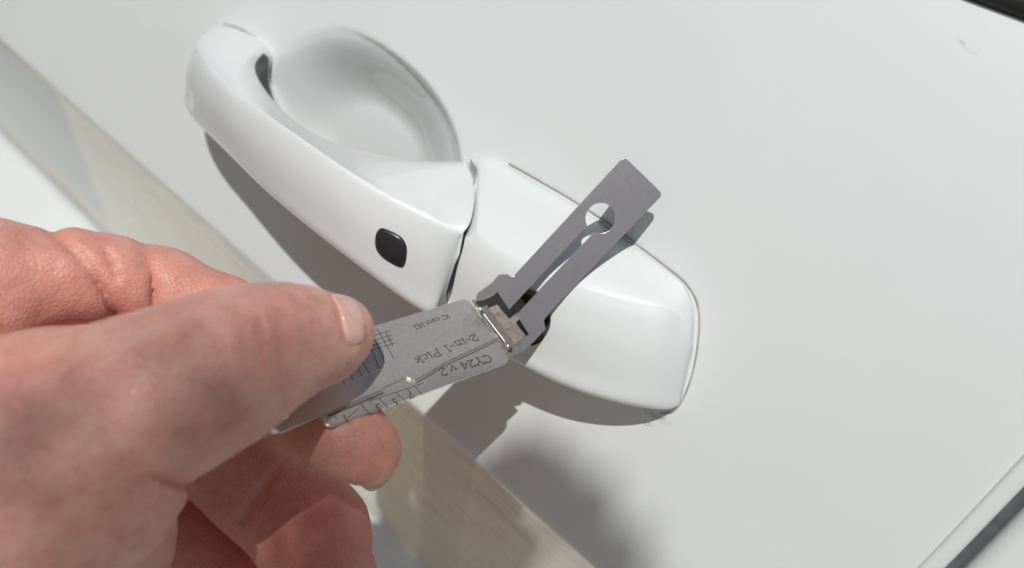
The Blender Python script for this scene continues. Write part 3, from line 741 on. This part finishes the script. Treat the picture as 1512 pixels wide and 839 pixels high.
# skin folds pressed into the surface, in the depth range of the finger that carries them
def seg_dist(X_, Y_, poly):
    best = np.full(X_.shape, 1e9, np.float32)
    for (x0, y0), (x1, y1) in zip(poly[:-1], poly[1:]):
        dx, dy = x1-x0, y1-y0; t = np.clip(((X_-x0)*dx+(Y_-y0)*dy)/(dx*dx+dy*dy), 0, 1)
        best = np.minimum(best, np.hypot(X_-x0-t*dx, Y_-y0-t*dy))
    return best
def taper(X_, Y_, poly):                          # folds fade in from their first end
    (x0, y0), (x1, y1) = poly[0], poly[-1]; dx, dy = x1-x0, y1-y0
    t = np.clip(((X_-x0)*dx+(Y_-y0)*dy)/(dx*dx+dy*dy)/.55, 0, 1); return t*t*(3-2*t)
FOLDS = [  # polyline px, depth range mm, half-width px, depth mm
 ([(118, 380), (150, 425), (178, 478)], 190, 212, 5, 2.2),
 ([(221, 376), (227, 420), (228, 470)], 198, 220, 4.5, 2.3),
 ([(55, 332), (90, 355), (122, 384)], 186, 212, 7, 1.2),
 ([(80, 345), (135, 400), (178, 478)], 188, 213, 17, .9), ([(215, 355), (227, 420), (228, 470)], 196, 220, 17, 1.0), ([(300, 722), (222, 708)], 150, 200, 18, .8),
 ([(140, 352), (162, 380), (172, 410)], 190, 214, 7, 1.1),
 ([(195, 700), (225, 708), (262, 717), (300, 722)], 150, 200, 5, 1.9),
 ([(428, 676), (392, 716), (358, 768)], 205, 240, 8, 1.4),
 ([(484, 428), (496, 453), (503, 478), (509, 501), (522, 516)], 176, 197, 4, .8),
 ([(392, 420), (412, 470), (412, 530)], 145, 186, 5, .7), ([(366, 428), (386, 478), (388, 540)], 145, 184, 5, .6), ([(344, 436), (362, 490), (360, 545)], 145, 182, 5, .5), ([(405, 425), (424, 470), (426, 520)], 145, 188, 4, .45),
 ([(60, 760), (140, 790), (210, 800)], 140, 180, 10, .5), ([(20, 650), (120, 690), (200, 690)], 140, 175, 14, .4),
]
Zm, = (gz,)
for poly_, d0, d1, hw, dp in FOLDS:
    d0 *= HS; d1 *= HS; pts = np.array(poly_); dm = (d0+d1)/2
    k0 = max(0, int((d0-lo[2])/VOX)); k1 = min(nn[2], int((d1-lo[2])/VOX))
    xs_ = (np.array([pts[:, 0].min()-40, pts[:, 0].max()+40])-CX)/FPX*dm; ys_ = (np.array([pts[:, 1].min()-40, pts[:, 1].max()+40])-CY)/FPX*dm
    i0, i1 = [int(np.clip((q-lo[0])/VOX, 0, nn[0])) for q in (xs_[0]-6, xs_[1]+6)]; j0, j1 = [int(np.clip((q-lo[1])/VOX, 0, nn[1])) for q in (ys_[0]-6, ys_[1]+6)]
    x = gx[i0:i1, None, None]; y = gy[None, j0:j1, None]; z = gz[None, None, k0:k1]
    dd = seg_dist(x/z*FPX+CX, y/z*FPX+CY, poly_)
    Fd[i0:i1, j0:j1, k0:k1] += dp*np.exp(-(dd/hw)**2)*(taper(x/z*FPX+CX, y/z*FPX+CY, poly_) if hw < 12 else 1)
def surface_nets(Fv):
    ins = Fv < 0; nx, ny, nz = Fv.shape
    cs = np.zeros((nx-1, ny-1, nz-1), np.uint8)
    for a in (0, 1):
        for b in (0, 1):
            for c in (0, 1): cs += ins[a:nx-1+a, b:ny-1+b, c:nz-1+c]
    act = (cs > 0) & (cs < 8); idx = -np.ones(act.shape, np.int64); ii = np.argwhere(act); idx[act] = np.arange(len(ii))
    acc = np.zeros((len(ii), 3)); cnt = np.zeros(len(ii))
    cor = [(a, b, c) for a in (0, 1) for b in (0, 1) for c in (0, 1)]
    for p in cor:
        for ax in range(3):
            if p[ax]: continue
            q = list(p); q[ax] = 1
            f0 = Fv[ii[:, 0]+p[0], ii[:, 1]+p[1], ii[:, 2]+p[2]]; f1 = Fv[ii[:, 0]+q[0], ii[:, 1]+q[1], ii[:, 2]+q[2]]
            m = (f0 < 0) != (f1 < 0); t = np.where(m, f0/np.where(m, f0-f1, 1), 0)
            pos = np.tile(np.array(p, float), (len(ii), 1)); pos[:, ax] += t
            acc[m] += pos[m]; cnt[m] += 1
    V = ii+acc/cnt[:, None]; Fs = []
    for ax in range(3):
        sl0 = [slice(None)]*3; sl1 = [slice(None)]*3; sl0[ax] = slice(0, -1); sl1[ax] = slice(1, None)
        ch = ins[tuple(sl0)] != ins[tuple(sl1)]; e = np.argwhere(ch); b, c = [q for q in range(3) if q != ax]
        ok = (e[:, b] > 0) & (e[:, c] > 0) & (e[:, b] < Fv.shape[b]-1) & (e[:, c] < Fv.shape[c]-1); e = e[ok]
        def cell(db, dc): q = e.copy(); q[:, b] -= db; q[:, c] -= dc; return idx[q[:, 0], q[:, 1], q[:, 2]]
        qd = np.stack([cell(1, 1), cell(0, 1), cell(0, 0), cell(1, 0)], 1)
        flip = ins[e[:, 0], e[:, 1], e[:, 2]]
        if ax == 1: flip = ~flip
        qd[~flip] = qd[~flip][:, ::-1]; Fs.append(qd)
    return V, np.concatenate(Fs)
Vs, Fs = surface_nets(Fd)
# relax the voxel steps
ed = np.concatenate([Fs[:, [0, 1]], Fs[:, [1, 2]], Fs[:, [2, 3]], Fs[:, [3, 0]]])
for it in range(3):
    acc = np.zeros_like(Vs); cnt = np.zeros(len(Vs))
    for a, b in ((0, 1), (1, 0)):
        np.add.at(acc, ed[:, a], Vs[ed[:, b]]); np.add.at(cnt, ed[:, a], 1)
    Vs = Vs*.45+.55*acc/np.maximum(cnt, 1)[:, None]
Pc = lo+Vs*VOX
from mathutils import noise as mnoise
ctr = Pc.mean(0)
nz_ = np.array([mnoise.noise(Vector(p)*.11)+.5*mnoise.noise(Vector(p)*.27) for p in Pc])
fn = np.zeros_like(Pc); e1f = Pc[Fs[:, 2]]-Pc[Fs[:, 0]]; e2f = Pc[Fs[:, 3]]-Pc[Fs[:, 1]]; cf_ = np.cross(e1f, e2f)
for q in range(4): np.add.at(fn, Fs[:, q], cf_)
fn /= np.maximum(np.linalg.norm(fn, axis=1), 1e-9)[:, None]
Pc = Pc+fn*(nz_*.28)[:, None]
Q = Pc/1000-OC
Pw = np.stack([Q@AX, Q@AY, Q@AZ+DOOR_Z], 1)
hand = mesh_obj('hand', Pw, Fs.tolist(), SKIN, recalc=False)
bmh = bmesh.new(); bmh.from_mesh(hand.data)
isl = None; bmh.free()
tag(hand, 'bare hand pinching the steel tool between thumb and forefinger', 'hand')
# redder skin at the fingertips, folds and finger pads
pxs = Pc[:, 0]/Pc[:, 2]*FPX+CX; pys = Pc[:, 1]/Pc[:, 2]*FPX+CY
red = np.zeros(len(Pc))
for (x, y, z, r, a) in ((560, 670, 203, 70, .6), (480, 780, 225, 120, .7), (150, 420, 205, 130, .42), (300, 420, 215, 110, .4), (520, 500, 190, 40, .15), (230, 720, 165, 90, .22), (380, 460, 175, 60, .22), (330, 800, 240, 140, .65), (60, 560, 155, 120, .15)):
    c_, rr_ = cpt(x, y, z, r); red = np.maximum(red, a*np.exp(-((Pc-c_)**2).sum(1)/rr_**2))
for poly_, d0, d1, hw, dp in FOLDS:
    dd = seg_dist(pxs.astype(np.float32), pys.astype(np.float32), poly_); m = (Pc[:, 2] > d0*HS) & (Pc[:, 2] < d1*HS)
    red = np.where(m, np.maximum(red, .42*min(1, dp)*np.exp(-(dd/(hw*1.6))**2)), red)
at_ = hand.data.attributes.new('red', 'FLOAT', 'POINT'); at_.data.foreach_set('value', red.astype(np.float32))
# nails
bpy.context.view_layer.update(); hbv = bvh_of(hand)
no = [(488, 433), (505, 433), (521, 440), (534, 456), (540.5, 477), (540.5, 497), (533, 509), (518, 512), (510, 499), (505, 477), (498, 453)]
patch(no, hbv, [-.0004, .00015, .0004, .0005, .0005, .0005], 'thumbnail', NAIL, hand, dense=5)
V = []; F = []
arcp = catmull([(532, 716), (545, 722), (560, 716), (574, 703), (583, 688), (588, 672)], 5)
for i, q in enumerate(arcp):
    t = i/(len(arcp)-1); o_ = math.sin(math.pi*min(1, t*1.1+.02))*5
    d = q-np.array([540, 662]); d /= np.linalg.norm(d)
    for (k, dz) in ((-6, 205.5), (o_, 206.0), (o_, 206.6), (-10, 212)):
        p = q+d*k; V.append(c2w(ray(*p)*dz*HS/1000))
for i in range(len(arcp)-1):
    for j in range(3): F.append((i*4+j, i*4+4+j, i*4+5+j, i*4+1+j))
mesh_obj('fingernail', V, F, NAIL_EDGE, hand)

# ------------------------------------------------------------------ added unseen leafy blocker towards the sun, shaped to shade the hand and the door
ea = unit(np.cross(s_c, AX)); eb = np.cross(s_c, ea)
def sunpt(a, b, t): return c2w(ea*a/1000+eb*b/1000+s_c*t)
def sab(q): return (q@ea*1000, q@eb*1000)
def on_door(x, y):
    w = -.005
    for _ in range(3): p = uvw(at_w(x, y, w)); w = float(skin_w(p[0], p[1]))
    return sab(at_w(x, y, w))
def on_hand(x, y, d): return sab(ray(x, y)*d*HS)
dpts = [on_door(*q) for q in ((697, 712), (735, 678), (785, 658), (832, 682), (872, 712), (910, 758), (948, 830), (985, 930))]
hpts = [on_hand(*q) for q in ((300, 1000, .20), (-200, 1000, .18), (-200, 600, .15), (0, 570, .152), (100, 540, .156), (200, 515, .161), (300, 482, .166), (380, 450, .173), (440, 440, .182), (468, 470, .186), (462, 560, .19))]
shade = np.array(dpts+hpts, float)
def inside(p):
    c = False; n = len(shade)
    for i in range(n):
        (x0, y0), (x1, y1) = shade[i], shade[(i+1) % n]
        if (y0 > p[1]) != (y1 > p[1]) and p[0] < (x1-x0)*(p[1]-y0)/(y1-y0)+x0: c = not c
    return c
blocker_twig = empty('tree_branch', sunpt(-60, 60, 1.9)); tag(blocker_twig, 'leafy green branch hanging overhead between the sun and the hand', 'branch')
rl = random.Random(3); spots = []
def grid_spots(b0, b1, a0, a1, step, t0, t1, size):
    a = a0
    while a < a1:
        b = b0
        while b < b1:
            p = (a+rl.uniform(-.45, .45)*step, b+rl.uniform(-.45, .45)*step)
            if inside(p): spots.append((p, rl.uniform(t0, t1), size*rl.uniform(.85, 1.15)))
            b += step
        a += step
lo_, hi_ = shade.min(0)-5, shade.max(0)+5
split = min(q[0] for q in dpts)-6
grid_spots(lo_[1], hi_[1], split, hi_[0], 5.6, 1.3, 1.6, .0082)           # lower sprig: the blurred shade on the door
grid_spots(lo_[1], hi_[1], lo_[0], split, 9.0, 1.9, 2.2, .0062)
grid_spots(48, 82, -60, 13, 6.0, 1.6, 1.9, .0064)           # thinner leaves higher up: broken shade on the hand
V = []; F = []
for (a, b), t_, L_ in spots:
    c = sunpt(a, b, t_); nrm = (SUN+Vector((rl.gauss(0, .3), rl.gauss(0, .3), rl.gauss(0, .3)))).normalized()
    x = nrm.cross(Vector((rl.gauss(0, 1), rl.gauss(0, 1), rl.gauss(0, 1)))).normalized(); y = nrm.cross(x); i = len(V)
    for (fx, fy, fz) in ((-1, 0, 0), (-.4, .6, .12), (.3, .55, .1), (1, 0, -.1), (.3, -.55, .1), (-.4, -.6, .12), (-.3, 0, 0), (.35, 0, -.03)): V.append(c+x*fx*L_+y*fy*L_+nrm*fz*L_)
    F += [(i, i+6, i+1), (i+1, i+6, i+7, i+2), (i+2, i+7, i+3), (i+3, i+7, i+4), (i+4, i+7, i+6, i+5), (i+5, i+6, i)]
BLOCKER_LEAFM = plain('leaf_green', (.055, .10, .03), .45)
fo = mesh_obj('foliage', V, F, BLOCKER_LEAFM, blocker_twig, smooth=False); fo['kind'] = 'stuff'
BLOCKER_BARKM = plain('bark', (.14, .10, .07), .9)
pts = [sunpt(-500, 90, 2.6), sunpt(-200, 70, 2.3), sunpt(-60, 58, 2.05), sunpt(0, 45, 1.8), sunpt(40, 30, 1.6), sunpt(70, 28, 1.4)]
V = []; F = []
tv, tf = tube(catmull([tuple(p) for p in pts], 6), .003); mesh_obj('twig', tv, tf, BLOCKER_BARKM, blocker_twig)
